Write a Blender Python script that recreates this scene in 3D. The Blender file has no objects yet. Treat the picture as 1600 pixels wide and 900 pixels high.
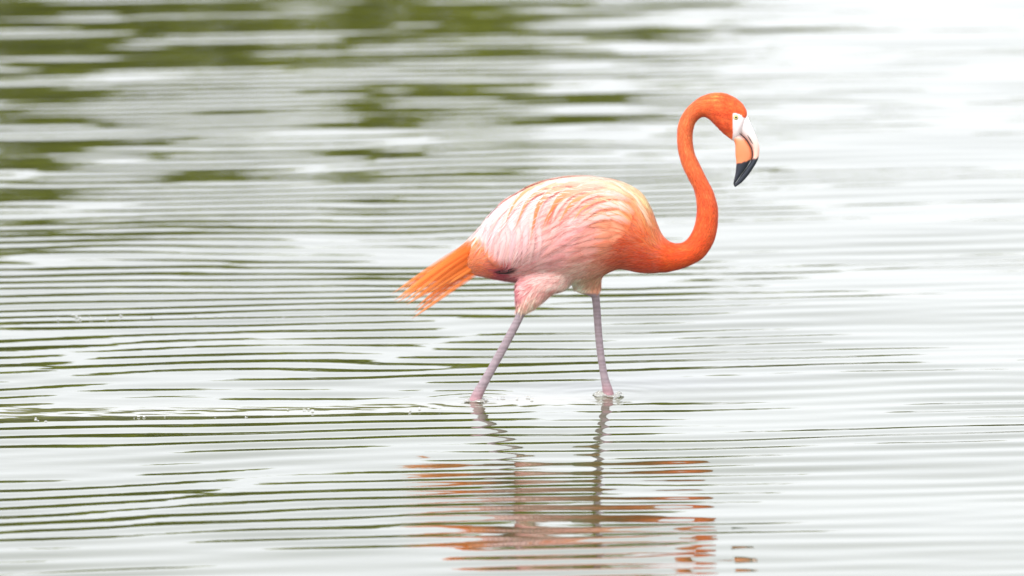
import bpy, bmesh, math, random
import numpy as np
from mathutils import Vector, Matrix
from mathutils.bvhtree import BVHTree

rng = np.random.default_rng(11)
random.seed(11)
scene = bpy.context.scene
COL = scene.collection
R = math.radians

# ------------------------------------------------------------------ camera, sky, sun, exposure
DEP = R(8.0)                 # how steeply the camera looks down on the bird's feet
DIST = 32.0                  # metres to the bird
CAM_H = DIST * math.sin(DEP)
BY = DIST * math.cos(DEP)    # ground distance of the bird
BX = 0.10                    # bird's foot origin, to the right of the axis
cam = bpy.data.cameras.new('camera'); cam_o = bpy.data.objects.new('camera', cam); COL.objects.link(cam_o)
cam.sensor_width = 36.0; cam.lens = 360.0
cam.clip_start = 0.5; cam.clip_end = 2000
cam_o.location = (0, 0, CAM_H)
cam_o.rotation_euler = (R(90) - (DEP - math.atan(170 / 16000)), 0, 0)
cam.dof.use_dof = True; cam.dof.focus_distance = 31.45; cam.dof.aperture_fstop = 3.5
scene.camera = cam_o

SUN_EL, SUN_AZ = R(54), R(-150)       # azimuth from +Y (away from the camera) towards +X
world = bpy.data.worlds.new('World'); scene.world = world; world.use_nodes = True
nt = world.node_tree; nt.nodes.clear()
sky = nt.nodes.new('ShaderNodeTexSky'); sky.sky_type = 'NISHITA'; sky.sun_disc = False
sky.sun_elevation = SUN_EL; sky.sun_rotation = SUN_AZ
sky.air_density = 1.0; sky.dust_density = 2.2; sky.ozone_density = 1.0
hs = nt.nodes.new('ShaderNodeHueSaturation'); hs.inputs['Saturation'].default_value = 0.12
bg = nt.nodes.new('ShaderNodeBackground'); bg.inputs['Strength'].default_value = 0.15
wo = nt.nodes.new('ShaderNodeOutputWorld')
SKY_FLAT, SKY_GAIN = 0.40, 7.5      # cloud evens the sky out
mu = nt.nodes.new('ShaderNodeMixRGB'); mu.blend_type = 'MULTIPLY'; mu.inputs[0].default_value = 1.0; mu.inputs[2].default_value = (0.12, 0.12, 0.12, 1)
gm = nt.nodes.new('ShaderNodeGamma'); gm.inputs['Gamma'].default_value = SKY_FLAT
mg = nt.nodes.new('ShaderNodeMixRGB'); mg.blend_type = 'MULTIPLY'; mg.inputs[0].default_value = 1.0; mg.inputs[2].default_value = (SKY_GAIN, SKY_GAIN, SKY_GAIN, 1)
nt.links.new(sky.outputs[0], mu.inputs[1]); nt.links.new(mu.outputs[0], gm.inputs[0]); nt.links.new(gm.outputs[0], mg.inputs[1]); nt.links.new(mg.outputs[0], hs.inputs['Color']); tn = nt.nodes.new('ShaderNodeMixRGB'); tn.blend_type = 'MULTIPLY'; tn.inputs[0].default_value = 1.0; tn.inputs[2].default_value = (0.98, 0.995, 1.04, 1)
nt.links.new(hs.outputs[0], tn.inputs[1]); nt.links.new(tn.outputs[0], bg.inputs['Color']); nt.links.new(bg.outputs[0], wo.inputs[0])

sun = bpy.data.lights.new('sun', 'SUN'); sun.energy = 1.6; sun.angle = R(22); sun.color = (1.0, 0.98, 0.955)
sun_o = bpy.data.objects.new('sun', sun); COL.objects.link(sun_o)
sd = Vector((math.sin(SUN_AZ) * math.cos(SUN_EL), math.cos(SUN_AZ) * math.cos(SUN_EL), math.sin(SUN_EL)))
sun_o.rotation_euler = (-sd).to_track_quat('-Z', 'Y').to_euler()
vs = scene.view_settings
vs.view_transform = 'Standard'; vs.look = 'None'; vs.gamma = 1.0; vs.exposure = 0.97; vs.use_curve_mapping = False
scene.cycles.use_denoising = True
scene.cycles.max_bounces = 8
scene.cycles.transparent_max_bounces = 32

# ------------------------------------------------------------------ helpers
def lin(c):
    c = np.asarray(c, float) / 255.0
    return np.where(c <= 0.04045, c / 12.92, ((c + 0.055) / 1.055) ** 2.4)

def mat(name):
    m = bpy.data.materials.new(name); m.use_nodes = True
    return m, m.node_tree, m.node_tree.nodes['Principled BSDF']

def mesh_obj(name, verts, faces, material, parent=None, cols=None, smooth=True):
    me = bpy.data.meshes.new(name)
    me.from_pydata([tuple(map(float, v)) for v in verts], [], [tuple(map(int, f)) for f in faces])
    me.update()
    if smooth: me.polygons.foreach_set('use_smooth', np.ones(len(me.polygons), bool))
    if cols is not None:
        a = me.color_attributes.new('Col', 'FLOAT_COLOR', 'POINT')
        c = np.ones((len(verts), 4), np.float32); cols = np.asarray(cols); c[:, :cols.shape[1]] = cols
        a.data.foreach_set('color', c.ravel())
    me.materials.append(material)
    o = bpy.data.objects.new(name, me); COL.objects.link(o)
    if parent: o.parent = parent
    return o

def big_mesh(name, V, Q, material, smooth=True):
    """fast mesh from arrays of verts and quads (or tris)"""
    me = bpy.data.meshes.new(name)
    k = Q.shape[1]
    me.vertices.add(len(V)); me.vertices.foreach_set('co', np.asarray(V, np.float32).ravel())
    me.loops.add(Q.size); me.loops.foreach_set('vertex_index', Q.astype(np.int32).ravel())
    me.polygons.add(len(Q))
    me.polygons.foreach_set('loop_start', np.arange(0, Q.size, k, dtype=np.int32))
    me.update(calc_edges=True)
    me.polygons.foreach_set('use_smooth', np.full(len(Q), smooth))
    me.materials.append(material)
    o = bpy.data.objects.new(name, me); COL.objects.link(o)
    return o

def tag(o, label=None, cat=None, group=None, kind=None):
    if label: o['label'] = label
    if cat: o['category'] = cat
    if group: o['group'] = group
    if kind: o['kind'] = kind
    return o

# ------------------------------------------------------------------ water
def axis(segments):
    out = []
    for a, b, st in segments:
        n = max(1, int(round((b - a) / st)))
        out.append(np.linspace(a, b, n, endpoint=False))
    out.append([segments[-1][1]])
    return np.concatenate(out)

xs = axis([(-150, -40, 10), (-40, -12, 2), (-12, -4, 0.25), (-4, -2.4, 0.06), (-2.4, 2.4, 0.022), (2.4, 4, 0.06), (4, 12, 0.25), (12, 40, 2), (40, 150, 10)])
ys = axis([(-60, 0, 5), (0, 20, 1), (20, 25, 0.1), (25, 27, 0.03), (27, BY - 0.7, 0.018), (BY - 0.7, BY + 0.35, 0.009), (BY + 0.35, 40, 0.02), (40, 47, 0.026), (47, 50, 0.06), (50, 60, 0.25), (60, 90, 1.0), (90, 110, 5)])
X, Y = np.meshgrid(xs, ys)
Z = np.zeros_like(X)
WN = np.random.default_rng(5)
def waves(n, lam, lsig, ang, asig, rms_deg, x=X, y=Y):
    z = np.zeros_like(x)
    s = math.tan(R(rms_deg)) * math.sqrt(2.0 / n)
    for _ in range(n):
        L = lam * math.exp(WN.normal(0, lsig)); a = R(WN.normal(ang, asig)); p = WN.uniform(0, 2 * math.pi)
        k = 2 * math.pi / L
        z += (s / k) * np.cos(k * (-math.sin(a) * x + math.cos(a) * y) + p)
    return z
ix = (xs > -6) & (xs < 6); iy = (ys > 22) & (ys < 56)
sub = np.ix_(iy, ix)
xx, yy = X[sub], Y[sub]
main = waves(80, 0.175, 0.14, 9, 5, 1.05, xx, yy)
# the steady breeze ripple: near parallel crests that wander a little
wander = np.zeros_like(xx)
for _ in range(14):
    wl = math.exp(WN.uniform(math.log(0.7), math.log(3.0))); wa = WN.uniform(0, 2 * math.pi)
    wander += 0.30 * wl ** 0.6 * np.cos(2 * math.pi / wl * (math.cos(wa) * xx * 0.8 + math.sin(wa) * yy * 0.45) + WN.uniform(0, 6.28))
kk = 2 * math.pi / 0.182
main += math.tan(R(1.2)) * math.sqrt(2) / kk * np.cos(kk * (-math.sin(R(9)) * xx + math.cos(R(9)) * yy) + 1.6 * wander)
cross = waves(24, 0.30, 0.3, -6, 12, 0.35, xx, yy)
swell = waves(22, 1.5, 0.35, 6, 18, 0.5, xx, yy)
patch = waves(26, 0.65, 0.3, 0, 34, 0.42, xx, yy)
fine = waves(30, 0.075, 0.25, 5, 30, 1.3, xx, yy)
# patchy strength of the ripples (gusts)
gust = 1 + 0.16 * np.sin(1.9 * xx + 0.8 * yy + 1) * np.sin(0.55 * yy - 0.9 * xx + 2) + 0.1 * np.sin(3.1 * xx - 1.3 * yy)
# disturbed trail left behind by the walking bird
xr = xx - BX
yc = BY - 0.12 + 0.16 * np.minimum(xr + 0.1, 0) + 0.05 * np.sin(2.1 * xr)
trail = np.exp(-((yy - yc) / (0.13 + 0.05 * np.clip(-xr, 0, 2))) ** 2) / (1 + np.exp((xr - 0.12) / 0.05))
mid = np.exp(-((yy - (BY - 0.02)) / 0.10) ** 2) * np.exp(-((xr - 0.0) / 0.24) ** 4)
calm = np.clip(trail + 0.6 * mid, 0, 1)
far_ = np.clip((yy - 32.5) / 11.0, 0, 1)           # sheltered, quieter water towards the far bank
z = main * gust * (1 - 0.52 * far_) * (1 - 0.72 * calm) + cross * (1 - 0.5 * calm) + swell + patch * (1 + 0.6 * far_) * (1 - 0.8 * calm) + fine * 0.32 * trail
# rings and lifted collars where the legs break the surface
LEGS = [((744 - 850) / 500.0, -0.085), ((950 - 850) / 500.0, 0.03)]
for (lx, ly), h in zip(LEGS, (0.004, 0.006)):
    r = np.hypot(xr - lx, (yy - BY) - ly)
    z += h * np.exp(-(r / 0.032) ** 2) + 0.0010 * np.cos(2 * math.pi * r / 0.075) * np.exp(-r / 0.14)
Z[sub] = z * np.clip((6 - np.abs(xx)) / 3.5, 0, 1) * np.clip((56 - yy) / 8, 0, 1) * np.clip((yy - 22) / 3, 0, 1)
nx, ny = len(xs), len(ys)
i = np.arange(ny - 1)[:, None] * nx + np.arange(nx - 1)[None, :]
Q = np.stack([i, i + 1, i + nx + 1, i + nx], -1).reshape(-1, 4)
wm, t, p = mat('lagoon_water')
p.inputs['Roughness'].default_value = 0.03; p.inputs['IOR'].default_value = 1.45
p.inputs['Specular IOR Level'].default_value = 1.0
at = t.nodes.new('ShaderNodeAttribute'); at.attribute_name = 'silt'
no = t.nodes.new('ShaderNodeTexNoise'); no.inputs['Scale'].default_value = 0.8; no.inputs['Detail'].default_value = 4
mx = t.nodes.new('ShaderNodeMixRGB'); mx.inputs[1].default_value = (0.045, 0.052, 0.018, 1); mx.inputs[2].default_value = (0.064, 0.072, 0.024, 1)
m2 = t.nodes.new('ShaderNodeMixRGB'); m2.inputs[2].default_value = (0.36, 0.32, 0.26, 1)
tc = t.nodes.new('ShaderNodeTexCoord')
t.links.new(tc.outputs['Object'], no.inputs['Vector'])
t.links.new(no.outputs['Fac'], mx.inputs[0]); t.links.new(mx.outputs[0], m2.inputs[1]); t.links.new(at.outputs['Fac'], m2.inputs[0]); t.links.new(m2.outputs[0], p.inputs['Base Color'])
n2 = t.nodes.new('ShaderNodeTexNoise'); n2.inputs['Scale'].default_value = 9.0; n2.inputs['Detail'].default_value = 2
mp = t.nodes.new('ShaderNodeMapping'); mp.inputs['Scale'].default_value = (0.5, 1.6, 1); mp.inputs['Rotation'].default_value = (0, 0, R(-13))
bp = t.nodes.new('ShaderNodeBump'); bp.inputs['Strength'].default_value = 0.12; bp.inputs['Distance'].default_value = 0.004
t.links.new(tc.outputs['Object'], mp.inputs[0]); t.links.new(mp.outputs[0], n2.inputs['Vector']); t.links.new(n2.outputs['Fac'], bp.inputs['Height']); t.links.new(bp.outputs[0], p.inputs['Normal'])
water = big_mesh('water', np.stack([X, Y, Z], -1).reshape(-1, 3), Q, wm)
S = np.zeros_like(X); S[sub] = np.clip(0.24 * trail + 0.3 * mid, 0, 0.5)
sa = water.data.attributes.new('silt', 'FLOAT', 'POINT'); sa.data.foreach_set('value', S.astype(np.float32).ravel())
tag(water, 'rippled pale lagoon water mirroring white sky and green trees', 'water', kind='structure')

bm_, t, p = mat('lagoon_mud')
p.inputs['Base Color'].default_value = (0.16, 0.13, 0.09, 1); p.inputs['Roughness'].default_value = 0.95
no = t.nodes.new('ShaderNodeTexNoise'); no.inputs['Scale'].default_value = 0.7; no.inputs['Detail'].default_value = 6
cr = t.nodes.new('ShaderNodeValToRGB'); cr.color_ramp.elements[0].color = (0.07, 0.075, 0.03, 1); cr.color_ramp.elements[1].color = (0.20, 0.16, 0.11, 1)
t.links.new(no.outputs['Fac'], cr.inputs[0]); t.links.new(cr.outputs[0], p.inputs['Base Color'])
gx = np.linspace(-160, 160, 81); gy = np.concatenate([np.linspace(-70, 80, 31), np.linspace(82, 130, 40), np.linspace(140, 600, 12)])
GX, GY = np.meshgrid(gx, gy)
GZ = -0.32 + 1.0 / (1 + np.exp(-(GY - 92 - 1.5 * np.sin(GX * 0.21) - 0.8 * np.sin(GX * 0.63 + 1)) / 1.2)) * 0.75
GZ = GZ + np.where(GY > 90, 0.06 * np.sin(GX * 1.3) * np.sin(GY * 0.9), 0)
n_ = len(gx); i = np.arange(len(gy) - 1)[:, None] * n_ + np.arange(n_ - 1)[None, :]
bed = big_mesh('terrain', np.stack([GX, GY, GZ], -1).reshape(-1, 3), np.stack([i, i + 1, i + n_ + 1, i + n_], -1).reshape(-1, 4), bm_)
tag(bed, 'muddy lagoon bed rising to the far bank', 'ground', kind='structure')

# ------------------------------------------------------------------ mangroves on the far bank (mirrored in the water)
def leaf_mat(name, a, b):
    m, t, p = mat(name)
    p.inputs['Roughness'].default_value = 0.6; p.inputs['Specular IOR Level'].default_value = 0.12
    oi = t.nodes.new('ShaderNodeAttribute'); oi.attribute_name = 'tone'
    cr = t.nodes.new('ShaderNodeValToRGB'); cr.color_ramp.elements[0].color = (*a, 1); cr.color_ramp.elements[1].color = (*b, 1)
    t.links.new(oi.outputs['Fac'], cr.inputs[0]); t.links.new(cr.outputs[0], p.inputs['Base Color'])
    tr = t.nodes.new('ShaderNodeBsdfTranslucent'); ms = t.nodes.new('ShaderNodeMixShader'); ms.inputs[0].default_value = 0.5
    t.links.new(cr.outputs[0], tr.inputs['Color'])
    t.links.new(p.outputs[0], ms.inputs[1]); t.links.new(tr.outputs[0], ms.inputs[2]); t.links.new(ms.outputs[0], t.nodes['Material Output'].inputs['Surface'])
    return m
LEAF = [leaf_mat('mangrove_leaf', (0.20, 0.235, 0.006), (0.36, 0.39, 0.026)), leaf_mat('shrub_leaf', (0.16, 0.195, 0.008), (0.30, 0.33, 0.026))]
bark, t, p = mat('mangrove_bark'); p.inputs['Roughness'].default_value = 0.9
no = t.nodes.new('ShaderNodeTexNoise'); no.inputs['Scale'].default_value = 6; no.inputs['Detail'].default_value = 5
cr = t.nodes.new('ShaderNodeValToRGB'); cr.color_ramp.elements[0].color = (0.06, 0.05, 0.04, 1); cr.color_ramp.elements[1].color = (0.17, 0.15, 0.125, 1)
t.links.new(no.outputs['Fac'], cr.inputs[0]); t.links.new(cr.outputs[0], p.inputs['Base Color'])

def tube(pts, rad, sides=7):
    pts = [Vector(q) for q in pts]; V = []; F = []
    for k, q in enumerate(pts):
        d = (pts[min(k + 1, len(pts) - 1)] - pts[max(k - 1, 0)]).normalized()
        a = d.cross(Vector((0.3, 1, 0.2))).normalized(); b = d.cross(a)
        for s in range(sides):
            th = 2 * math.pi * s / sides
            V.append(q + (a * math.cos(th) + b * math.sin(th)) * rad[k])
    for k in range(len(pts) - 1):
        for s in range(sides):
            F.append((k * sides + s, k * sides + (s + 1) % sides, (k + 1) * sides + (s + 1) % sides, (k + 1) * sides + s))
    F.append(tuple(range(sides))[::-1]); F.append(tuple((len(pts) - 1) * sides + s for s in range(sides)))
    return V, F

def tree(name, label, cat, x, y, h, w, nleaf, leafm, group, seed, shrub=False):
    g = np.random.default_rng(seed); rr = random.Random(seed)
    root = bpy.data.objects.new(name, None); COL.objects.link(root); root.location = (x, y, 0.2)
    tag(root, label, cat, group)
    V, F = [], []
    def add(v, f):
        o = len(V); V.extend(v); F.extend([tuple(o + q for q in ff) for ff in f])
    top = Vector((rr.uniform(-.3, .3), rr.uniform(-.3, .3), h * 0.6)); tr = 0.016 * h
    add(*tube([(0, 0, 0.2 if not shrub else -0.1), top * 0.35 + Vector((rr.uniform(-.15, .15), 0, 0)), top * 0.7, top], [tr, tr * .8, tr * .5, tr * .2]))
    ends = [top]
    for k in range(9 if not shrub else 6):
        s = rr.uniform(0.2, 0.75); b = top * s; an = k * 2.4 + rr.uniform(-.4, .4)
        e = b + Vector((math.cos(an) * w * rr.uniform(.4, .7), math.sin(an) * w * rr.uniform(.4, .7), h * rr.uniform(.05, .25)))
        add(*tube([b, b.lerp(e, .5) + Vector((0, 0, .1)), e], [tr * .45, tr * .3, tr * .1], 5)); ends += [e, b.lerp(e, .6)]
    if not shrub:
        for k in range(9):           # arching prop roots
            an = k * 0.7 + rr.uniform(-.2, .2); L = rr.uniform(.6, 1.3)
            b = top * rr.uniform(.1, .25)
            add(*tube([b, b + Vector((math.cos(an) * L * .55, math.sin(an) * L * .55, .0)), Vector((math.cos(an) * L, math.sin(an) * L, -.5))], [.05, .045, .035], 5))
    mesh_obj('trunk', V, F, bark, root)
    # crown: leaf blades gathered in uneven clumps
    nc = 75 if not shrub else 30
    zz = g.uniform(.08, .93, nc); an = g.uniform(0, 2 * math.pi, nc)
    prof = np.where(zz < .5, .72 + .28 * np.sin(math.pi * zz), np.sqrt(np.clip(1 - ((zz - .42) / .58) ** 2, 0, 1)))
    rd = np.sqrt(g.uniform(.05, 1, nc)) * w * prof * .85
    cen = np.stack([rd * np.cos(an), rd * np.sin(an), zz * h], -1)
    cs = g.uniform(.12, .30, nc) * w
    pick = g.integers(0, nc, nleaf)
    d = g.normal(0, 1, (nleaf, 3)); d /= np.linalg.norm(d, axis=1)[:, None]
    pos = cen[pick] + d * (g.uniform(0.3, 1.0, nleaf) ** .5 * cs[pick])[:, None] * np.array([1.25, 1.25, .75])
    nrm = d + g.normal(0, .7, (nleaf, 3)) + np.array([0, 0, .5]); nrm /= np.linalg.norm(nrm, axis=1)[:, None]
    a = np.cross(nrm, g.normal(0, 1, (nleaf, 3))); a /= np.linalg.norm(a, axis=1)[:, None]; b = np.cross(nrm, a)
    L = g.uniform(.10, .20, nleaf)[:, None]
    P = np.stack([pos - a * L, pos + b * L * .45 + nrm * L * .1, pos + a * L, pos - b * L * .45 + nrm * L * .1], 1).reshape(-1, 3)
    o = big_mesh('crown', P, np.arange(nleaf * 4).reshape(-1, 4), leafm, False); o.parent = root
    tone = np.repeat(np.clip(g.uniform(0, 1, nleaf) * .6 + np.repeat(g.uniform(0, .5, nc)[None], 1, 0)[0][pick], 0, 1), 4)
    o.data.attributes.new('tone', 'FLOAT', 'POINT').data.foreach_set('value', tone.astype(np.float32))
    return root

TREES = [  # x, y, height, half width, label
    (-13.5, 97, 9.2, 3.0, 'broad green mangrove tree, farthest left on the far bank'),
    (-9.2, 95.5, 9.0, 2.8, 'second green mangrove tree from the left on the far bank'),
    (-5.2, 95, 8.2, 2.8, 'third mangrove tree from the left, tall, mirrored at upper left'),
    (-2.9, 96.5, 7.8, 2.6, 'fourth mangrove tree from the left, mirrored left of the flamingo'),
    (-0.9, 95, 7.4, 2.2, 'fifth mangrove tree from the left, mirrored above the flamingo back'),
    (0.9, 98, 6.4, 1.7, 'rightmost and smallest mangrove tree, mirrored near the flamingo neck')]
for k, (x, y, h, w, lab) in enumerate(TREES):
    tree('mangrove_tree', lab, 'tree', x, y, h, w, 15000, LEAF[0], 'mangrove trees on the far bank', 40 + k)
SHRUBS = [(-11.2, 93.6, 2.6, 1.8, 'leftmost low green shrub under the mangroves at the water edge'),
          (-7.3, 93.4, 2.5, 1.7, 'second low green shrub from the left at the far water edge'),
          (-4.4, 93.2, 2.6, 1.6, 'third low green shrub from the left at the far water edge'),
          (-1.9, 93.5, 2.7, 1.6, 'fourth low green shrub from the left at the far water edge'),
          (0.6, 93.4, 2.5, 1.6, 'low green shrub below the smallest mangrove tree on the far bank'),
          (2.9, 94.2, 2.8, 1.6, 'first low shrub to the right of the mangrove trees'),
          (5.0, 95.0, 2.2, 1.6, 'second low shrub to the right of the mangrove trees'),
          (7.4, 95.6, 1.9, 1.7, 'third low shrub to the right of the mangrove trees'),
          (9.9, 95.2, 1.8, 1.7, 'rightmost low shrub on the far bank')]
for k, (x, y, h, w, lab) in enumerate(SHRUBS):
    tree('bank_shrub', lab, 'shrub', x, y, h, w, 5000, LEAF[1], 'low shrubs along the far bank', 80 + k, True)

# ------------------------------------------------------------------ flamingo
CT, TT = math.cos(DEP), math.tan(DEP)
def P(px, py, dy=0.0):
    """point of the bird: profile coordinates (2 mm units) to metres, dy = depth off the mid plane"""
    return Vector(((px - 850) / 500.0, dy, (620 - py) / 500.0 / CT - dy * TT))
bird = bpy.data.objects.new('flamingo', None); COL.objects.link(bird); bird.location = (BX, BY, 0)
tag(bird, 'orange and pink flamingo wading to the right through shallow rippled water', 'flamingo')

def catmull(rows, n):
    rows = np.asarray(rows, float); out = []
    m = len(rows)
    for k in range(m - 1):
        p0, p1, p2, p3 = rows[max(k - 1, 0)], rows[k], rows[k + 1], rows[min(k + 2, m - 1)]
        for s in range(n):
            t_ = s / n
            out.append(0.5 * ((2 * p1) + (-p0 + p2) * t_ + (2 * p0 - 5 * p1 + 4 * p2 - p3) * t_ ** 2 + (-p0 + 3 * p1 - 3 * p2 + p3) * t_ ** 3))
    out.append(rows[-1]); return np.array(out)

def loft(rows, n=4, sides=28, dy=0.0, sq=2.0):
    """rows: top x,y  bottom x,y  half width, all in profile units; dy may be per-row 6th value"""
    rows = [list(r) + [dy] * (6 - len(r)) for r in rows]
    C = catmull(rows, n); V = []; F = []
    for tx, ty, bx, by, hw, d in C:
        cx, cy, hx, hy = (tx + bx) / 2, (ty + by) / 2, (tx - bx) / 2, (ty - by) / 2
        for s in range(sides):
            th = 2 * math.pi * s / sides; c, sn = math.cos(th), math.sin(th)
            e = 2.0 / sq
            c_, s_ = math.copysign(abs(c) ** e, c), math.copysign(abs(sn) ** e, sn)
            v = P(cx + hx * c_, cy + hy * c_); v.y += d + hw / 500.0 * s_; v.z -= d * TT
            V.append(v)
    k = len(C)
    for a in range(k - 1):
        for s in range(sides):
            F.append((a * sides + s, a * sides + (s + 1) % sides, (a + 1) * sides + (s + 1) % sides, (a + 1) * sides + s))
    F.append(tuple(range(sides))[::-1]); F.append(tuple((k - 1) * sides + s for s in range(sides)))
    return V, F

trunk_rows = [
    (668, 430, 672, 438, 2), (690, 410, 696, 436, 6),
        (722, 384, 728, 424, 12), (736, 370, 746, 430, 24), (756, 349, 770, 435, 44), (778, 325, 798, 440, 60), (806, 306, 830, 444, 68), (842, 289, 858, 448, 72),
    (878, 280, 890, 445, 73), (922, 278, 922, 438, 71), (956, 282, 950, 426, 66), (982, 290, 966, 420, 60), (1003, 304, 980, 422, 53),
    (1017, 327, 993, 425, 46), (1027, 353, 1009, 426.5, 37), (1037, 371.5, 1030, 426, 28), (1051, 380.7, 1049, 424, 22.5), (1067.4, 379.5, 1075, 416, 19),
    (1079, 367, 1100, 401, 18), (1086.5, 347, 1117, 371, 17.5), (1088.4, 321, 1121, 331, 16.5), (1083.8, 297, 1114, 302, 15), (1075, 280, 1105, 284, 14.5), (1065.5, 260, 1093, 260, 13.5),
    (1059, 236, 1083.3, 238, 12.5), (1057.3, 213, 1081, 216, 12), (1060, 193, 1082.5, 201, 12), (1069, 175.5, 1087, 191, 12), (1082, 162, 1095.6, 184, 13),
    (1098, 151.5, 1104.5, 186, 15), (1114, 147.3, 1113, 193.5, 17.5), (1130, 147.5, 1124, 205, 19), (1146, 154, 1133, 213, 18), (1158, 163, 1140.5, 219, 16.5), (1164.5, 173, 1145, 222, 14.5), (1166, 181, 1148, 222, 11), (1165.5, 188, 1152, 218, 6)]
parts = [loft(trunk_rows, 5, 32)]
# near thigh (image left) and far thigh, then the bare legs down to webbed feet on the bed
near, far = -0.085, 0.03
parts.append(loft([(890, 380, 892, 440, 24, -0.045), (850, 396, 888, 450, 27, -0.055), (818, 424, 880, 455, 25, -0.068), (806, 446, 862, 461, 20, -0.078), (806, 468, 843, 477, 14.5, near), (807, 483, 827, 489, 8.5, near), (806.5, 490, 819, 494, 5.5, near)], 5, 20))
parts.append(loft([(960, 385, 900, 390, 28, 0.04), (955, 410, 893, 420, 27, 0.02), (941, 432, 893, 440, 18, 0.005), (938.5, 446, 899, 455, 11, far), (937.5, 457, 916, 461, 8, far), (936, 464, 923, 464, 5.5, far)], 5, 20))
def leg(rows, d):
    return loft([r + (d,) for r in rows], 4, 14)
parts.append(leg([(808, 484, 821, 490, 6), (802, 500, 814.5, 505, 5.6), (779, 543, 791.5, 549, 5.5), (756, 584, 769, 590, 6), (741, 608, 757, 614, 7.2), (734, 622, 752, 626, 8.5), (731, 632, 749, 634, 8.5), (735, 648, 747, 650, 6)], near))
parts.append(leg([(736, 644, 747, 646, 5.5), (745, 700, 755, 700, 5), (752, 760, 762, 758, 5.5)], near))
parts.append(leg([(936.5, 456, 923, 458, 6), (938.5, 480, 926, 481, 5.7), (943, 540, 931, 541, 5.6), (950, 585, 937.5, 586, 6), (958, 609, 941, 609, 8.5), (960, 620, 941, 620, 9.2), (956, 634, 943, 634, 6.5), (955, 648, 945, 648, 5)], far))
parts.append(leg([(955, 640, 945, 640, 5), (950, 700, 940, 700, 4.6), (946, 764, 936, 762, 5)], far))
for bx_, d in ((757, near), (941, far)):
    for dx, dd in ((44, -0.05), (50, 0.0), (44, 0.05), (-14, 0.0)):
        V_, F_ = tube([P(bx_, 758) + Vector((0, d, 0)), P(bx_ + dx * .5, 766) + Vector((0, d + dd * .5, 0)), P(bx_ + dx, 772) + Vector((0, d + dd, 0))], [.010, .008, .005], 8)
        parts.append((V_, F_))
V, F = [], []
for v, f in parts:
    o = len(V); V += v; F += [tuple(o + q for q in ff) for ff in f]

skin, t, p = mat('flamingo_plumage')
at = t.nodes.new('ShaderNodeAttribute'); at.attribute_name = 'Col'
no = t.nodes.new('ShaderNodeTexNoise'); no.inputs['Scale'].default_value = 90; no.inputs['Detail'].default_value = 5; no.inputs['Roughness'].default_value = .65
hsv = t.nodes.new('ShaderNodeHueSaturation'); mr = t.nodes.new('ShaderNodeMapRange')
mr.inputs['To Min'].default_value = 0.86; mr.inputs['To Max'].default_value = 1.08; mr.inputs['From Min'].default_value = .3; mr.inputs['From Max'].default_value = .7
tc = t.nodes.new('ShaderNodeTexCoord'); t.links.new(tc.outputs['Object'], no.inputs['Vector'])
t.links.new(no.outputs['Fac'], mr.inputs[0]); t.links.new(mr.outputs[0], hsv.inputs['Value']); t.links.new(at.outputs['Color'], hsv.inputs['Color']); t.links.new(hsv.outputs[0], p.inputs['Base Color'])
p.inputs['Roughness'].default_value = 0.75; p.inputs['Specular IOR Level'].default_value = 0.2
p.inputs['Sheen Weight'].default_value = 0.15; p.inputs['Sheen Roughness'].default_value = 0.4

tmp = mesh_obj('body_source', V, F, skin)
md = tmp.modifiers.new('r', 'REMESH'); md.mode = 'VOXEL'; md.voxel_size = 0.0036
ms = tmp.modifiers.new('s', 'SMOOTH'); ms.factor = 0.5; ms.iterations = 4
dg = bpy.context.evaluated_depsgraph_get()
bme = bpy.data.meshes.new_from_object(tmp.evaluated_get(dg))
bpy.data.objects.remove(tmp)
bme.name = 'body'
BV = np.zeros(len(bme.vertices) * 3, np.float32); bme.vertices.foreach_get('co', BV); BV = BV.reshape(-1, 3)

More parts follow.
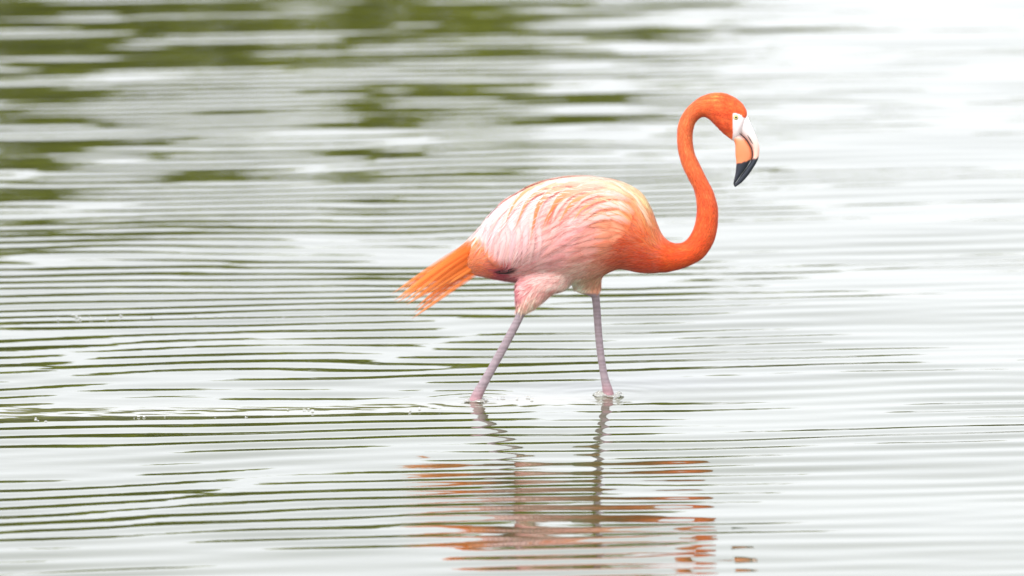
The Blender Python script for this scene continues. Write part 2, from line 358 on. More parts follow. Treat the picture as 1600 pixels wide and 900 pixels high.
# colour of the plumage by place on the bird (profile x, y, sRGB)
CP = np.array([
 (1115,160,250,108,55),(1140,160,248,98,48),(1125,188,246,100,55),(1150,175,248,100,50),(1070,190,252,120,68),(1068,220,252,120,68),(1070,250,250,118,66),(1078,265,250,112,62),(1095,290,250,105,56),(1105,340,249,98,46),(1098,380,248,92,40),(1050,400,248,92,36),(1075,395,248,92,38),
 (1020,412,243,88,36),(1000,395,244,92,40),(1008,368,248,112,56),(1022,362,252,150,85),(1016,345,254,170,100),(1020,332,255,215,160),(1005,308,255,222,170),(985,293,255,222,186),(955,282,255,226,202),(920,277,255,228,204),(880,278,255,228,214),(845,288,255,230,222),(806,306,255,230,226),(770,335,255,228,224),(755,355,254,220,214),
 (790,385,250,212,208),(780,360,252,218,214),(830,345,252,206,198),(830,380,250,208,200),(870,325,250,184,168),(900,345,250,192,184),(930,310,252,194,174),(960,312,252,180,140),(985,325,250,150,95),(990,345,246,120,70),(985,380,242,104,54),(972,405,240,110,66),(955,350,248,160,125),(950,380,246,150,116),(925,365,250,174,158),(920,390,251,178,162),(880,370,250,188,180),(880,400,251,190,182),(845,400,250,200,196),
 (945,415,252,172,146),(960,415,248,142,102),(915,415,253,192,176),(890,425,253,198,186),(860,425,253,200,192),(835,420,244,186,180),(815,425,240,172,172),(802,435,206,112,126),(800,445,198,104,120),(820,445,246,182,178),(850,448,252,190,180),(835,462,248,200,182),(825,475,250,216,194),(815,486,240,200,176),
 (900,448,246,228,212),(912,445,246,228,210),(920,440,250,200,172),(935,436,250,184,150),(930,455,240,172,140),
 (745,400,248,140,84),(760,418,246,128,70),(735,385,249,140,80),(728,410,248,132,68),(700,415,247,122,52),(685,425,247,118,46),(745,425,246,160,125),(775,425,240,130,95),(785,432,214,84,104),(790,427,200,66,92),(796,432,192,62,92),(780,437,222,110,120),(800,440,196,84,110),(808,448,206,112,130),(765,432,244,150,130)], float)
wg = (CP[:, 4] > 160) & (CP[:, 1] < 410) & (CP[:, 0] < 1030); CP[wg, 2] -= 4; CP[wg, 3] -= 12; CP[wg, 4] -= 9
nk = CP[:, 0] > 1040; CP[nk, 3] += 6; CP[nk, 4] += 3
CPl = lin(CP[:, 2:])
def colour_at(uv):
    uv = np.asarray(uv, float); out = np.zeros((len(uv), 3))
    for a in range(0, len(uv), 20000):
        d2 = ((uv[a:a + 20000, None, :] - CP[None, :, :2]) ** 2).sum(-1) + 20.0
        w = d2 ** -2.2
        out[a:a + 20000] = (w[:, :, None] * CPl[None]).sum(1) / w.sum(1)[:, None]
    return np.minimum(out, 0.88)
def to_uv(V3):
    V3 = np.asarray(V3); return np.stack([850 + V3[:, 0] * 500, 620 - (V3[:, 2] + V3[:, 1] * TT * 0) * 500 * CT], -1)

FACE = [(1142.5, 178), (1146, 176.2), (1153, 177.5), (1158, 181), (1162, 184.5), (1175, 184), (1175, 226), (1141, 226), (1143.5, 212), (1143, 195)]
def in_poly(pts, poly):
    x, y = pts[:, 0], pts[:, 1]; c = np.zeros(len(pts), bool); j = len(poly) - 1
    for k in range(len(poly)):
        xi, yi = poly[k]; xj, yj = poly[j]
        c ^= ((yi > y) != (yj > y)) & (x < (xj - xi) * (y - yi) / (yj - yi + 1e-9) + xi); j = k
    return c
def mottle(p3):
    p3 = np.asarray(p3) * 500; g = np.random.default_rng(77); n = np.zeros(len(p3))
    for _ in range(18):
        k_ = g.normal(0, 1, 3); k_ /= np.linalg.norm(k_); L_ = g.uniform(5, 22)
        n += np.sin(2 * math.pi / L_ * (p3 @ k_) + g.uniform(0, 6.28))
    return n / 3.0
uv = to_uv(BV); uv_l = uv + rng.normal(0, .25, uv.shape)
bc = colour_at(uv)
mo = mottle(BV)[:, None]; bc = np.minimum(bc * (1 + .05 * mo) * np.array([1, 1, 1]) ** mo * np.where(mo > 0, 1, 1), .9); bc[:, 1:] *= 1 + .09 * mo
face = in_poly(uv_l, FACE)
bc[face] = lin((244, 228, 226))
# bare legs: greyish mauve, pinker at the ankle joints
sl = np.where(uv[:, 0] < 880, (uv[:, 1] - 478 - 0.3 * (uv[:, 0] - 808)) / 5, (uv[:, 1] - 458) / 4)
lw = np.clip(sl, 0, 1)[:, None]; lw[uv[:, 1] < 455] = 0
ankle = np.clip((uv[:, 1] - 596) / 22, 0, 1)[:, None]
legc = lin((150, 134, 139)) * (1 - ankle) + lin((168, 128, 134)) * ankle
legc = legc * (1 + 0.2 * np.sin(uv[:, 1] * .9 + 2 * np.sin(uv[:, 1] * .23))[:, None] * rng.uniform(.3, 1, (len(uv), 1)))
bc = bc * (1 - lw) + legc * lw
ca = bme.color_attributes.new('Col', 'FLOAT_COLOR', 'POINT')
c4 = np.ones((len(BV), 4), np.float32); c4[:, :3] = bc; ca.data.foreach_set('color', c4.ravel())
bme.polygons.foreach_set('use_smooth', np.ones(len(bme.polygons), bool))
bme.materials.clear(); bme.materials.append(skin)
body = bpy.data.objects.new('body', bme); COL.objects.link(body); body.parent = bird
bvh = BVHTree.FromPolygons([Vector(v) for v in BV], [tuple(q.vertices) for q in bme.polygons])

# flow of the feathers over the bird: profile x, y, direction x, y (y down)
FL = np.array([(1155,165,-1,-.3),(1135,160,-1,-.1),(1110,155,-1,.1),(1125,190,-.9,-.5),(1095,170,-.9,.3),(1075,172,-.6,.8),(1066,205,0,1),(1070,240,.15,1),(1080,265,.4,1),(1095,290,.45,1),(1105,320,.1,1),(1104,350,-.2,1),(1097,380,-.7,.8),(1070,400,-1,.25),(1035,402,-1,-.05),(1005,405,-1,-.1),
 (1028,365,-.8,-.6),(1018,345,-.5,-.9),(1005,315,-.6,-.8),(985,297,-.85,-.5),(950,282,-1,-.15),(905,280,-1,.1),(850,292,-1,.5),(800,320,-.8,.8),(765,352,-.6,1),(740,390,-.8,.7),(725,405,-1,.6),(760,412,-1,.35),(790,432,-1,.1),
 (985,350,-.8,-.45),(985,385,-1,-.2),(955,340,-1,-.15),(950,370,-1,.05),(920,330,-1,.25),(900,350,-1,.35),(860,335,-.85,.7),(850,370,-.8,.6),(810,360,-.5,1),(790,395,-.3,1),(905,385,-1,.25),(880,405,-1,.2),(940,408,-1,.1),(965,412,-1,0),(860,425,-1,.25),(820,432,-1,.35),(840,450,-.6,.8),(825,472,-.4,1),(920,425,-.8,.5),(915,440,-.5,.9),(932,448,-.1,1)], float)
FL[:, 2:] /= np.linalg.norm(FL[:, 2:], axis=1)[:, None]
def flow_at(uv):
    d2 = ((uv[:, None, :] - FL[None, :, :2]) ** 2).sum(-1) + 60.0
    w = d2 ** -2.0
    f = (w[:, :, None] * FL[None, :, 2:]).sum(1); return f / (np.linalg.norm(f, axis=1)[:, None] + 1e-9)

def ray_side(px, py, side=-1, off=0.0):
    """surface point of the bird's flank at profile px, py on the near (-1) or far (+1) side"""
    X0, Z0 = (px - 850) / 500, (620 - py) / 500 / CT
    h, n, _, _ = bvh.ray_cast(Vector((X0, side * 1.0, Z0)), Vector((0, -side, 0)))
    if h is None:
        h, n, _, _ = bvh.find_nearest(Vector((X0, side * 0.03, Z0)))
        h = Vector((X0, h.y, Z0)); n = Vector((0, side, 0))
    return h + n * off, n

# ---- wings: folded shells lying on the flanks, feathers lying on them
WING_TOP = [(745, 366), (772, 330), (806, 309), (845, 294), (885, 289), (925, 289), (958, 297), (980, 314), (988, 338)]
WING_BOT = [(762, 396), (776, 413), (802, 420), (830, 416), (862, 406), (896, 400), (930, 392), (962, 374), (986, 346)]
def wing_shell(side):
    A = catmull(WING_TOP, 6); B = catmull(WING_BOT, 6); nu = len(A); nv = 22; V_ = []; F_ = []
    for a in range(nu):
        for b in range(nv):
            s = b / (nv - 1); q = A[a] * (1 - s) + B[a] * s
            u = a / (nu - 1)
            th = 0.011 * min(1, s / .22) ** .7 * min(1, (1 - s) / (.08 + .6 * u)) ** (.5 + u) * min(1, (1 - u) / .5) * min(1, u / .06 + .2)
            v, _ = ray_side(q[0], q[1], side, th + 0.0015 - (0.004 if b in (0, nv - 1) or a in (0, nu - 1) else 0)); V_.append(v)
    for a in range(nu - 1):
        for b in range(nv - 1):
            f = (a * nv + b, a * nv + b + 1, (a + 1) * nv + b + 1, (a + 1) * nv + b)
            F_.append(f if side > 0 else f[::-1])
    return V_, F_

fmat, t, p = mat('feather_vane')
at = t.nodes.new('ShaderNodeAttribute'); at.attribute_name = 'Col'
t.links.new(at.outputs['Color'], p.inputs['Base Color'])
p.inputs['Roughness'].default_value = 0.7; p.inputs['Specular IOR Level'].default_value = 0.2; p.inputs['Sheen Weight'].default_value = 0.2
tr = t.nodes.new('ShaderNodeBsdfTranslucent'); mxs = t.nodes.new('ShaderNodeMixShader'); mxs.inputs[0].default_value = 0.22
t.links.new(at.outputs['Color'], tr.inputs['Color']); t.links.new(p.outputs[0], mxs.inputs[1]); t.links.new(tr.outputs[0], mxs.inputs[2])
tp = t.nodes.new('ShaderNodeBsdfTransparent'); ma = t.nodes.new('ShaderNodeMixShader')     # thin, open barbs at the vane's edge
t.links.new(at.outputs['Alpha'], ma.inputs[0]); t.links.new(tp.outputs[0], ma.inputs[1]); t.links.new(mxs.outputs[0], ma.inputs[2]); t.links.new(ma.outputs[0], t.nodes['Material Output'].inputs['Surface'])

wings = {}
for side in (-1, 1):
    V_, F_ = wing_shell(side)
    wings[side] = mesh_obj('wing', V_, F_, skin, bird, colour_at(to_uv(np.array(V_))))
wb = {}
for side in (-1, 1):
    me = wings[side].data
    wb[side] = BVHTree.FromPolygons([v.co.copy() for v in me.vertices] + [Vector(v) for v in BV],
                                    [tuple(q.vertices) for q in me.polygons] + [tuple(len(me.vertices) + w_ for w_ in q.vertices) for q in bme.polygons])

def feather(name, path, width, cols, parent, side, lift=(0.002, 0.006), seg=9, tipfray=0.0, sharp=1.0):
    """a vane laid on the flank along a profile path; cols = sRGB at root, middle, tip"""
    C = catmull(path, max(2, int(math.ceil(seg * 1.5 / (len(path) - 1))))); tipfray_ = 1.0
    n = len(C); V_, F_, K = [], [], []
    c0, c1, c2 = [lin(c) for c in cols]
    for k in range(n):
        s = k / (n - 1); q = C[k]; d = C[min(k + 1, n - 1)] - C[max(k - 1, 0)]; d = d / (np.linalg.norm(d) + 1e-9); nn = np.array((-d[1], d[0]))
        w = width * (min(1, (s + .06) / .3) ** .6) * (max(0.02, 1 - s) ** (.55 * sharp))
        lf = lift[0] + (lift[1] - lift[0]) * s
        c = c0 * (1 - s) * (1 - s) + 2 * c1 * s * (1 - s) + c2 * s * s
        jw = [1 + random.uniform(-.16, .16) * tipfray_ for _ in range(2)]
        for e in (-1, -.5, 0, .5, 1):
            r = q + nn * w * .5 * e * (jw[0] if e < 0 else jw[1])
            X0, Z0 = (r[0] - 850) / 500, (620 - r[1]) / 500 / CT
            h, nr, _, _ = wb[side].ray_cast(Vector((X0, side, Z0)), Vector((0, -side, 0)))
            off_ = h is None or abs(nr.y) < .25
            if h is None:
                h, nr, _, _ = wb[side].find_nearest(Vector((X0, side * 0.02, Z0)))
                h = Vector((X0, h.y, Z0)); nr = Vector((0, side, 0))
            if nr.y * side < 0: nr = -nr
            v = h + nr * (lf + 0.0006 * (1 - abs(e)))
            al = (1, .92, .12)[int(abs(e) * 2)] * min(1, (1 - s) / .3) ** .7 * min(1, s / .3) * (0 if off_ else 1)
            V_.append(v); K.append((*np.minimum(c * (1 - .05 * (e == 0)) * random.uniform(.97, 1.03), .9), al))
    for k in range(n - 1):
        for e in range(4):
            F_.append((k * 5 + e, k * 5 + e + 1, (k + 1) * 5 + e + 1, (k + 1) * 5 + e))
    return mesh_obj(name, V_, F_, fmat, parent, np.array(K))

def flow_path(x, y, length, n=5, jit=0.0):
    pts = [(x, y)]; q = np.array([[x, y]], float); a = random.uniform(-jit, jit)
    for _ in range(n - 1):
        f = flow_at(q)[0]; f = np.array((f[0] * math.cos(a) - f[1] * math.sin(a), f[0] * math.sin(a) + f[1] * math.cos(a)))
        q = q + f * length / (n - 1); pts.append(tuple(q[0]))
    return pts

def sr(c, j=6): return tuple(min(255, max(0, v + random.uniform(-j, j))) for v in c)
def near_col(x, y):
    d = ((CP[:, 0] - x) ** 2 + (CP[:, 1] - y) ** 2 + 30) ** -2
    return tuple((CP[:, 2:] * d[:, None]).sum(0) / d.sum())

WH, PK, PP, OR, SA = (250, 214, 209), (246, 190, 187), (248, 198, 186), (246, 120, 50), (249, 142, 82)
for side in (-1, 1):
    W = wings[side]; random.seed(3)
    # covert feathers, front of the wing, rows overlapping like shingles from rear to front
    for row in range(7):
        for k in range(9):
            s = k / 8.0
            x = 820 + row * 23 + random.uniform(-5, 5); y = 312 + s * 88 + row * (1 - s) * -3 + random.uniform(-4, 4)
            if y > 420 - row * 7 or x > 962: continue
            mk_ = .4 * min(1, max(0, (985 - x) / 90)); c = near_col(x - 8, y); tipc = tuple(np.array(c) * (1 - mk_) + np.array((255, 218, 214)) * mk_)
            feather('covert', flow_path(x, y, random.uniform(34, 52), 5, .12), random.uniform(11, 17), (sr(c), sr(c), sr(tipc, 4)), W, side, (.001, .0042), 6)
    # long pale tertials falling over the rear of the wing
    for k in range(22):
        s = k / 21.0
        x0 = 862 - 78 * s + random.uniform(-4, 4); y0 = 302 + 28 * s + random.uniform(-4, 4)
        x3 = 838 - 84 * s + random.uniform(-5, 5); y3 = 404 - 12 * s + random.uniform(-8, 8) + (6 if .3 < s < .7 else 0)
        path = [(x0, y0), (x0 - 22, y0 + 24), (x3 + 6, y3 - 38), (x3, y3)]
        feather('tertial', path, random.uniform(17, 25), (sr(WH, 4), sr(PK), sr((247, 206, 205))), W, side, (.002 + .0015 * (k % 3), .003 + .0015 * (k % 3)), 9, sharp=1.3)
    # orange edged plumes sweeping back across the upper wing
    for pth, w, cc in [([(918, 286), (872, 294), (842, 318), (829, 370)], 12, OR), ([(946, 289), (896, 295), (868, 312), (853, 348)], 12, OR), ([(900, 286), (860, 293), (826, 312), (806, 352)], 9, SA),
                       ([(968, 298), (925, 300), (892, 314), (872, 342)], 11, OR), ([(872, 281), (838, 292), (808, 314), (790, 348)], 5, SA), ([(978, 308), (945, 306), (912, 318), (892, 340)], 7, SA), ([(930, 294), (890, 302), (862, 322), (846, 352)], 5, OR)]:
        feather('scapular', pth, w, (sr((255, 208, 186)), sr(cc), sr(cc)), W, side, (.0075, .0112), 10)
    for pth, w in [([(935, 279), (882, 286), (848, 310), (836, 350)], 9), ([(905, 279), (856, 288), (822, 314), (800, 362)], 10), ([(960, 288), (908, 291), (876, 314), (862, 340)], 8), ([(985, 312), (950, 300), (915, 304), (884, 330)], 8), ([(870, 284), (830, 298), (796, 330), (776, 372)], 10),
                   ([(990, 330), (966, 316), (935, 318), (905, 338)], 10), ([(984, 344), (955, 330), (925, 336), (892, 352)], 11), ([(850, 290), (812, 306), (780, 336), (762, 376)], 9)]:
        feather('scapular', pth, w * 1.6, (sr((252, 204, 184)), sr((249, 200, 190)), sr((246, 184, 178))), W, side, (.007, .010), 10)
    # dark flight feather tips under the rear wing edge
    for pth, w in [([(812, 410), (795, 414), (782, 417), (771, 418)], 9), ([(806, 414), (795, 417.5), (784, 419), (776, 420)], 8)]:
        feather('primary', pth, w, ((60, 40, 45), (38, 28, 34), (45, 28, 32)), W, side, (.006, .0085), 6)
    # cream plumes over the shoulder and along the back
    for k in range(14):
        s = k / 13.0
        x, y = 1024 - 70 * s ** 1.1 + random.uniform(-2, 2), 356 - 72 * s ** .62 + random.uniform(-1, 6)
        feather('mantle_plume', flow_path(x, y, random.uniform(48, 70), 6, .06), random.uniform(5, 8), (sr((252, 166, 104)), sr((253, 206, 170)), sr((252, 218, 202), 4)), W, side, (.001, .004), 8)

# ---- tail: narrow pointed orange feathers
tailf = []
random.seed(21)
tips = [(622, 455), (630, 466), (641, 463), (652, 491), (657, 477), (663, 470), (648, 447), (668, 428), (678, 450), (692, 443), (634, 460), (655, 484), (645, 455), (660, 440), (684, 446), (704, 440), (640, 452), (672, 442), (652, 466), (666, 458), (694, 424), (626, 460), (634, 452), (644, 468), (660, 452)]
for tx, ty in tips:
    s = min(1, max(0, ((ty - 455) * .55 + (tx - 622) * .45) / 42.0))
    a = (746 + 10 * s + random.uniform(-4, 4), 378 + 40 * s + random.uniform(-9, 9)); k_ = .45
    b = (a[0] * (1 - k_) + tx * k_ + random.uniform(-2, 2), a[1] * (1 - k_) + ty * k_ - 4 + random.uniform(-2, 2) + 3 * s)
    tx, ty = tx + (tx - b[0]) * .14, ty + (ty - b[1]) * .14
    tailf.append((a, b, (tx, ty), random.uniform(14, 19), random.uniform(-.034, .03)))
for k, (a, b, c, w, dy) in enumerate(tailf):
    C = catmull([a, b, c], 7); n = len(C); V_, F_, K = [], [], []; tone = random.uniform(.92, 1.1)
    for j in range(n):
        s = j / (n - 1); d = C[min(j + 1, n - 1)] - C[max(j - 1, 0)]; d /= np.linalg.norm(d); nn = np.array((-d[1], d[0]))
        ww = w * min(1, (s + .3) / .5) * max(.05, 1 - s) ** .62
        col = tone * (lin((248, 106, 32)) * (1 - s) + lin((252, 148, 76)) * s)
        for e in (-1, 0, 1):
            q = C[j] + nn * ww * .5 * e
            v = P(q[0], q[1]); v.y += dy * (1 + .6 * s) + (-.0025 if e == 0 else .001); V_.append(v); K.append((*np.minimum(col, .88), (1.0 if e == 0 else .30) * min(1, (1 - s) / .2 + .15)))
    for j in range(n - 1):
        for e in (0, 1): F_.append((j * 3 + e, j * 3 + e + 1, (j + 1) * 3 + e + 1, (j + 1) * 3 + e))
    mesh_obj('tail_feather', V_, F_, fmat, bird, np.array(K))

# ---- bill
def bill_part(name, rows, parent, base, black_line=True, tint=None):
    V_, F_ = loft(rows, 5, 20, 0, 2.2)
    u = to_uv(np.array(V_)); K = np.array([base(x, y) for x, y in u])
    return mesh_obj(name, V_, F_, bill_mat, parent, K)
bill_mat, t, p = mat('horny_bill')
at = t.nodes.new('ShaderNodeAttribute'); at.attribute_name = 'Col'; t.links.new(at.outputs['Color'], p.inputs['Base Color'])
p.inputs['Roughness'].default_value = 0.42
blk = lin((44, 48, 58))
def sm(a, b, x): x = min(1, max(0, (x - a) / (b - a))); return x * x * (3 - 2 * x)
def black_w(x, y):
    yl = 256.5 + (x - 1149.5) * (246.5 - 256.5) / 35.0 + .7 * math.sin(x * .8)
    return sm(-1.2, 1.2, y - yl)
def up_col(x, y):
    s = sm(190, 244, y); c = lin((246, 236, 236)) * (1 - s) + lin((246, 196, 178)) * s
    w = black_w(x, y); return c * (1 - w) + blk * w
def lo_col(x, y):
    s = sm(211, 222, y + (1160 - x) * .15); c = lin((244, 226, 222)) * (1 - s) + lin((248, 146, 100)) * s
    w = black_w(x, y); return c * (1 - w) + blk * w
bill = bill_part('upper_bill', [(1165, 180, 1148, 204, 10), (1168, 186, 1151, 206.5, 10.5), (1173, 198, 1157, 211, 9.5), (1178, 209, 1165.2, 218.5, 8), (1182, 219, 1170.3, 226, 7), (1185.3, 231, 1174, 234, 6.3), (1184.5, 245, 1175, 245.5, 6),
    (1181.5, 254, 1172, 253, 5.6), (1175.5, 264, 1166, 262.5, 5), (1168, 275, 1158.5, 272.5, 4), (1158, 286, 1151, 283.5, 3), (1148, 293.2, 1145.8, 291, 1.2)], bird, up_col)
lower = bill_part('lower_bill', [(1148, 205, 1145, 217, 9), (1150.4, 207.4, 1146, 222, 10), (1156, 212, 1147.6, 228, 10.3), (1164, 219.5, 1147.8, 236, 10.3), (1169.2, 227, 1148, 244, 9.8), (1172.6, 234.5, 1149, 250, 9), (1173.6, 245, 1149.4, 257, 8),
    (1171, 253.5, 1149, 263, 7.2), (1165, 263.5, 1148.2, 271, 6), (1157.5, 273.5, 1146.8, 278, 4.6), (1150, 284.3, 1145.2, 285, 2.8), (1146.2, 290.5, 1145, 289, 1.0)], bird, lo_col)
# dark cutting edge between the two halves, and the slit nostril
def ribbon(name, pts, w, parent, halfw, colr, m, out=.0):
    C = catmull(pts, 5)
    for side in (-1, 1):
        V_, F_ = tube([P(q[0], q[1]) + Vector((0, side * (q[2] / 500 + out), 0)) for q in C], [w / 500 * (.35 + .65 * math.sin(math.pi * (j + .6) / (len(C) + .2))) for j in range(len(C))], 6)
        mesh_obj(name, V_, F_, m, parent, np.tile(lin(colr), (len(V_), 1)))
ribbon('cutting_edge', [(1152.5, 207.2, 8.6), (1158, 212.2, 8.6), (1165, 219.2, 7.7), (1170, 226.8, 6.9), (1173.5, 234.5, 6.0), (1174.4, 245, 5.2), (1172, 252.5, 4.8)], 1.0, lower, 1, (52, 34, 36), bill_mat)
ribbon('nostril', [(1166.5, 212, 8.4), (1169.5, 216.5, 7.9), (1172.5, 221.5, 7.2), (1175, 225.5, 6.6)], .75, bill, 1, (58, 38, 40), bill_mat)

# ---- eyes
def disc(name, px, py, r, bulge, col_, m, parent, side, base_off):
    hp, hn = ray_side(px, py, side)
    hn = (hn + Vector((0, side * 1.5, 0))).normalized()
    a = hn.cross(Vector((0, 0, 1))).normalized(); b = hn.cross(a); V_, F_ = [hp + hn * (base_off + bulge)], []
    for ring, (rr, hh) in enumerate(((.5, .75), (.85, .3), (1, 0), (1.02, -.6))):
        for s in range(18):
            th = 2 * math.pi * s / 18; V_.append(hp + hn * (base_off + bulge * hh) + (a * math.cos(th) + b * math.sin(th)) * r / 500 * rr)
    for s in range(18): F_.append((0, 1 + s, 1 + (s + 1) % 18))
    for ring in range(3):
        for s in range(18): F_.append((1 + ring * 18 + s, 1 + (ring + 1) * 18 + s, 1 + (ring + 1) * 18 + (s + 1) % 18, 1 + ring * 18 + (s + 1) % 18))
    return mesh_obj(name, V_, F_, m, parent, np.tile(lin(col_), (len(V_), 1)))
eye_mat, t, p = mat('glossy_eye')
at = t.nodes.new('ShaderNodeAttribute'); at.attribute_name = 'Col'; t.links.new(at.outputs['Color'], p.inputs['Base Color']); p.inputs['Roughness'].default_value = 0.12
for side in (-1, 1):
    e = disc('eye', 1148, 183, 4.0, .0022, (140, 112, 80), eye_mat, bird, side, .0004)
    disc('iris', 1148, 183, 3.3, .0016, (238, 220, 140), eye_mat, e, side, .0016)
    disc('pupil', 1148.2, 183, 1.75, .0008, (25, 20, 18), eye_mat, e, side, .0030)

# ---- contour plumage: fine barbs lying along the flow, too many to count
allv = {}
for side in (-1, 1):
    vv, ff = [Vector(v) for v in BV], [tuple(q.vertices) for q in bme.polygons]
    for ob in [wings[side]] + list(wings[side].children):
        o_ = len(vv); vv += [v.co.copy() for v in ob.data.vertices]; ff += [tuple(o_ + w_ for w_ in q.vertices) for q in ob.data.polygons]
    allv[side] = BVHTree.FromPolygons(vv, ff)
tri = np.array([tuple(q.vertices)[:3] for q in bme.polygons] + [(q.vertices[0], q.vertices[2], q.vertices[3]) for q in bme.polygons if len(q.vertices) == 4])
A_, B_, C_ = BV[tri[:, 0]], BV[tri[:, 1]], BV[tri[:, 2]]
area = np.linalg.norm(np.cross(B_ - A_, C_ - A_), axis=1)
cu = to_uv((A_ + B_ + C_) / 3)
ok = (cu[:, 1] < np.where(cu[:, 0] < 880, 474, 449)) & ~in_poly(cu, FACE)
ok &= ~((cu[:, 0] > 1139) & (cu[:, 1] > 212))
inwt = in_poly(cu, [tuple(q) for q in WING_TOP] + [tuple(q) for q in WING_BOT[::-1]])
pr = area * ok * np.where(inwt, .09, 1) * np.where(cu[:, 0] > 1040, 1.6, 1); pr /= pr.sum()
NB = 24000
pk = rng.choice(len(tri), NB, p=pr); r1, r2 = rng.random(NB) ** .5, rng.random(NB)
root = A_[pk] * (1 - r1)[:, None] + B_[pk] * (r1 * (1 - r2))[:, None] + C_[pk] * (r1 * r2)[:, None]
ru = to_uv(root)
inw = in_poly(ru, [tuple(q) for q in WING_TOP] + [tuple(q) for q in WING_BOT[::-1]])
thigh = (ru[:, 1] > 425) & (ru[:, 0] < 960)
neckz = (ru[:, 0] > 1040)
length = np.where(neckz, rng.uniform(9, 18, NB), np.where(thigh, rng.uniform(10, 20, NB), rng.uniform(14, 30, NB)))
length = np.where(ru[:, 0] > 1105, np.where(ru[:, 1] < 225, rng.uniform(4, 7, NB), length), length)
lift = np.where(neckz, rng.uniform(.0005, .0026, NB), np.where(thigh, rng.uniform(.001, .006, NB), rng.uniform(.0008, .0028, NB)))
width = np.where(neckz, rng.uniform(.7, 1.5, NB), np.where(inw, 1.1, rng.uniform(1.3, 2.4, NB)))
barb_col = colour_at(ru) * rng.normal(1, np.where(neckz, .07, .045)[:, None], (NB, 1))
barb_col[:, 1:] *= rng.normal(1, .06, (NB, 1))
mo = mottle(root)[:, None]; barb_col *= 1 + .05 * mo; barb_col[:, 1:] *= 1 + .09 * mo
barb_col = np.clip(barb_col, 0, .9)
tipmix = rng.uniform(0, .22, NB) * np.where(neckz, .25, 1)
NS = 4; Vb = np.zeros((NB, NS, 2, 3), np.float32); Kb = np.zeros((NB, NS, 2, 3), np.float32)
cur = root.copy(); cuv = ru.copy(); jit = rng.normal(0, .13, NB)
def project(cur, k):
    out = np.zeros_like(cur); nr = np.zeros_like(cur)
    for q in range(len(cur)):
        v = Vector(cur[q]); sd1 = -1 if cur[q, 1] < 0 else 1
        if inw[q]:
            h, n, _, _ = allv[sd1].ray_cast(Vector((v.x, sd1, v.z)), Vector((0, -sd1, 0)))
            if h is None: h, n, _, _ = bvh.find_nearest(v)
        else: h, n, _, _ = bvh.find_nearest(v)
        if inw[q] and n.y * cur[q, 1] < 0: n = -n
        out[q] = h; nr[q] = n
    return out, nr
for k in range(NS):
    h, nr = project(cur, k)
    s = k / (NS - 1)
    pos = h + nr * (lift * (.15 + 1.3 * s * s))[:, None]
    f = flow_at(to_uv(pos)); cj, sj = np.cos(jit), np.sin(jit)
    f = np.stack([f[:, 0] * cj - f[:, 1] * sj, f[:, 0] * sj + f[:, 1] * cj], -1)
    d3 = np.stack([f[:, 0], np.zeros(NB), -f[:, 1]], -1)
    d3 -= nr * (d3 * nr).sum(1)[:, None]; d3 /= (np.linalg.norm(d3, axis=1)[:, None] + 1e-6)
    sd_ = np.cross(nr, d3)
    w = (width * (1, 1.15, .8, .12)[k] / 1000)[:, None]
    Vb[:, k, 0] = pos - sd_ * w; Vb[:, k, 1] = pos + sd_ * w
    cc = barb_col * (1 - tipmix * s)[:, None] + np.array([.88, .74, .68]) * (tipmix * s)[:, None]
    Kb[:, k, 0] = cc; Kb[:, k, 1] = cc
    cur = (pos + d3 * (length / 500 / (NS - 1))[:, None])
b0 = np.arange(NB)[:, None] * NS * 2 + np.arange(NS - 1)[None] * 2
Qb = np.stack([b0, b0 + 1, b0 + 3, b0 + 2], -1).reshape(-1, 4)
plum = big_mesh('plumage', Vb.reshape(-1, 3), Qb, fmat)
ka = plum.data.color_attributes.new('Col', 'FLOAT_COLOR', 'POINT')
k4 = np.ones((NB * NS * 2, 4), np.float32); k4[:, :3] = Kb.reshape(-1, 3); k4[:, 3] = np.tile(np.repeat([.7, .95, .8, .25], 2), NB); ka.data.foreach_set('color', k4.ravel())
plum.parent = bird; plum['kind'] = 'stuff'

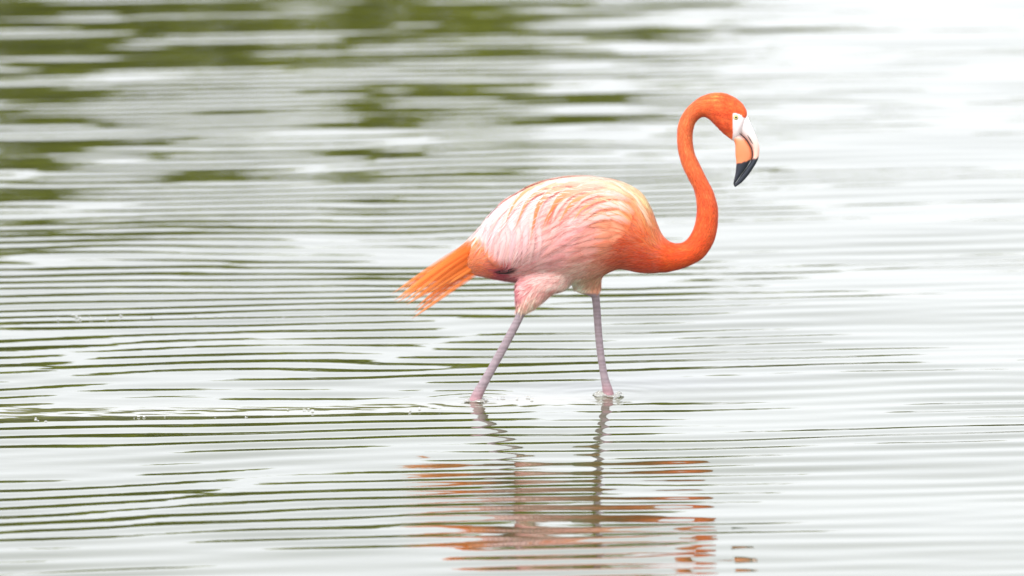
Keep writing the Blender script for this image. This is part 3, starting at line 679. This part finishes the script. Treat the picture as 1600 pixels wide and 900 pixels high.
# ------------------------------------------------------------------ splash and bubbles
glass, t, p = mat('splashed_water')
p.inputs['Base Color'].default_value = (0.93, 0.92, 0.88, 1); p.inputs['Roughness'].default_value = 0.05; p.inputs['IOR'].default_value = 1.33; p.inputs['Transmission Weight'].default_value = 0.75
def blob_ring(cx, cy, r, hgt, seed, flat=.8):
    rr = random.Random(seed); V_, F_ = [], []; n, m = 40, 8
    for a in range(n):
        th = 2 * math.pi * a / n
        rad = r * (1 + .25 * math.sin(2 * th + seed) + .12 * math.sin(5 * th + 1)); hh = hgt * max(.12, .55 + .45 * math.sin(th * 3 + seed) + rr.uniform(-.15, .15)); th_w = .010 + .006 * math.sin(4 * th)
        for b in range(m):
            ph = math.pi * b / (m - 1)
            rr_ = rad + th_w * math.cos(ph)
            V_.append((cx + rr_ * math.cos(th), cy + rr_ * math.sin(th) * flat, hh * math.sin(ph) + .001))
    for a in range(n):
        for b in range(m - 1):
            F_.append((a * m + b, ((a + 1) % n) * m + b, ((a + 1) % n) * m + b + 1, a * m + b + 1))
    return V_, F_
for (lx, ly), r, h, lab in ((LEGS[1], .036, .016, 'small clear splash of water round the front leg'), (LEGS[0], .03, .006, 'low ring of water round the rear leg')):
    V_, F_ = blob_ring(lx, ly, r, h, 3 if r > .035 else 5)
    o = mesh_obj('splash', [(v[0] + BX, v[1] + BY, v[2]) for v in V_], F_, glass); tag(o, lab, 'splash')
V_, F_ = [], []
def bubble(x, y, r):
    o = len(V_); n = 10
    V_.append((x, y, r * .75))
    for ring, (a, hh) in enumerate(((.5, .65), (.87, .37), (1, 0), (1.1, -.1))):
        for s in range(n): th = 2 * math.pi * s / n; V_.append((x + a * r * math.cos(th), y + a * r * math.sin(th), r * hh + .0015))
    for s in range(n): F_.append((o, o + 1 + s, o + 1 + (s + 1) % n))
    for ring in range(3):
        for s in range(n): F_.append((o + 1 + ring * n + s, o + 1 + (ring + 1) * n + s, o + 1 + (ring + 1) * n + (s + 1) % n, o + 1 + ring * n + (s + 1) % n))
rb = random.Random(9)
def ground(px, py): return (px - 800) / 500.0, BY - (py - 620) / 500.0 / math.sin(DEP)
for px, py, n, sp in ((785, 622, 4, 8), (826, 623, 5, 8), (757, 627, 4, 8), (480, 640, 6, 12), (230, 652, 5, 10), (75, 658, 4, 12), (380, 650, 4, 40), (640, 640, 4, 40), (80, 487, 8, 22), (160, 490, 6, 20), (300, 488, 7, 40), (430, 492, 6, 25), (490, 95, 5, 12)):
    for _ in range(n):
        x, y = ground(px + rb.gauss(0, sp), py + rb.gauss(0, 2.0)); bubble(x, y, rb.uniform(.0018, .0055))
foam = mesh_obj('foam', V_, F_, glass); tag(foam, 'scattered small bubbles floating on the rippled water', 'bubbles', kind='stuff')
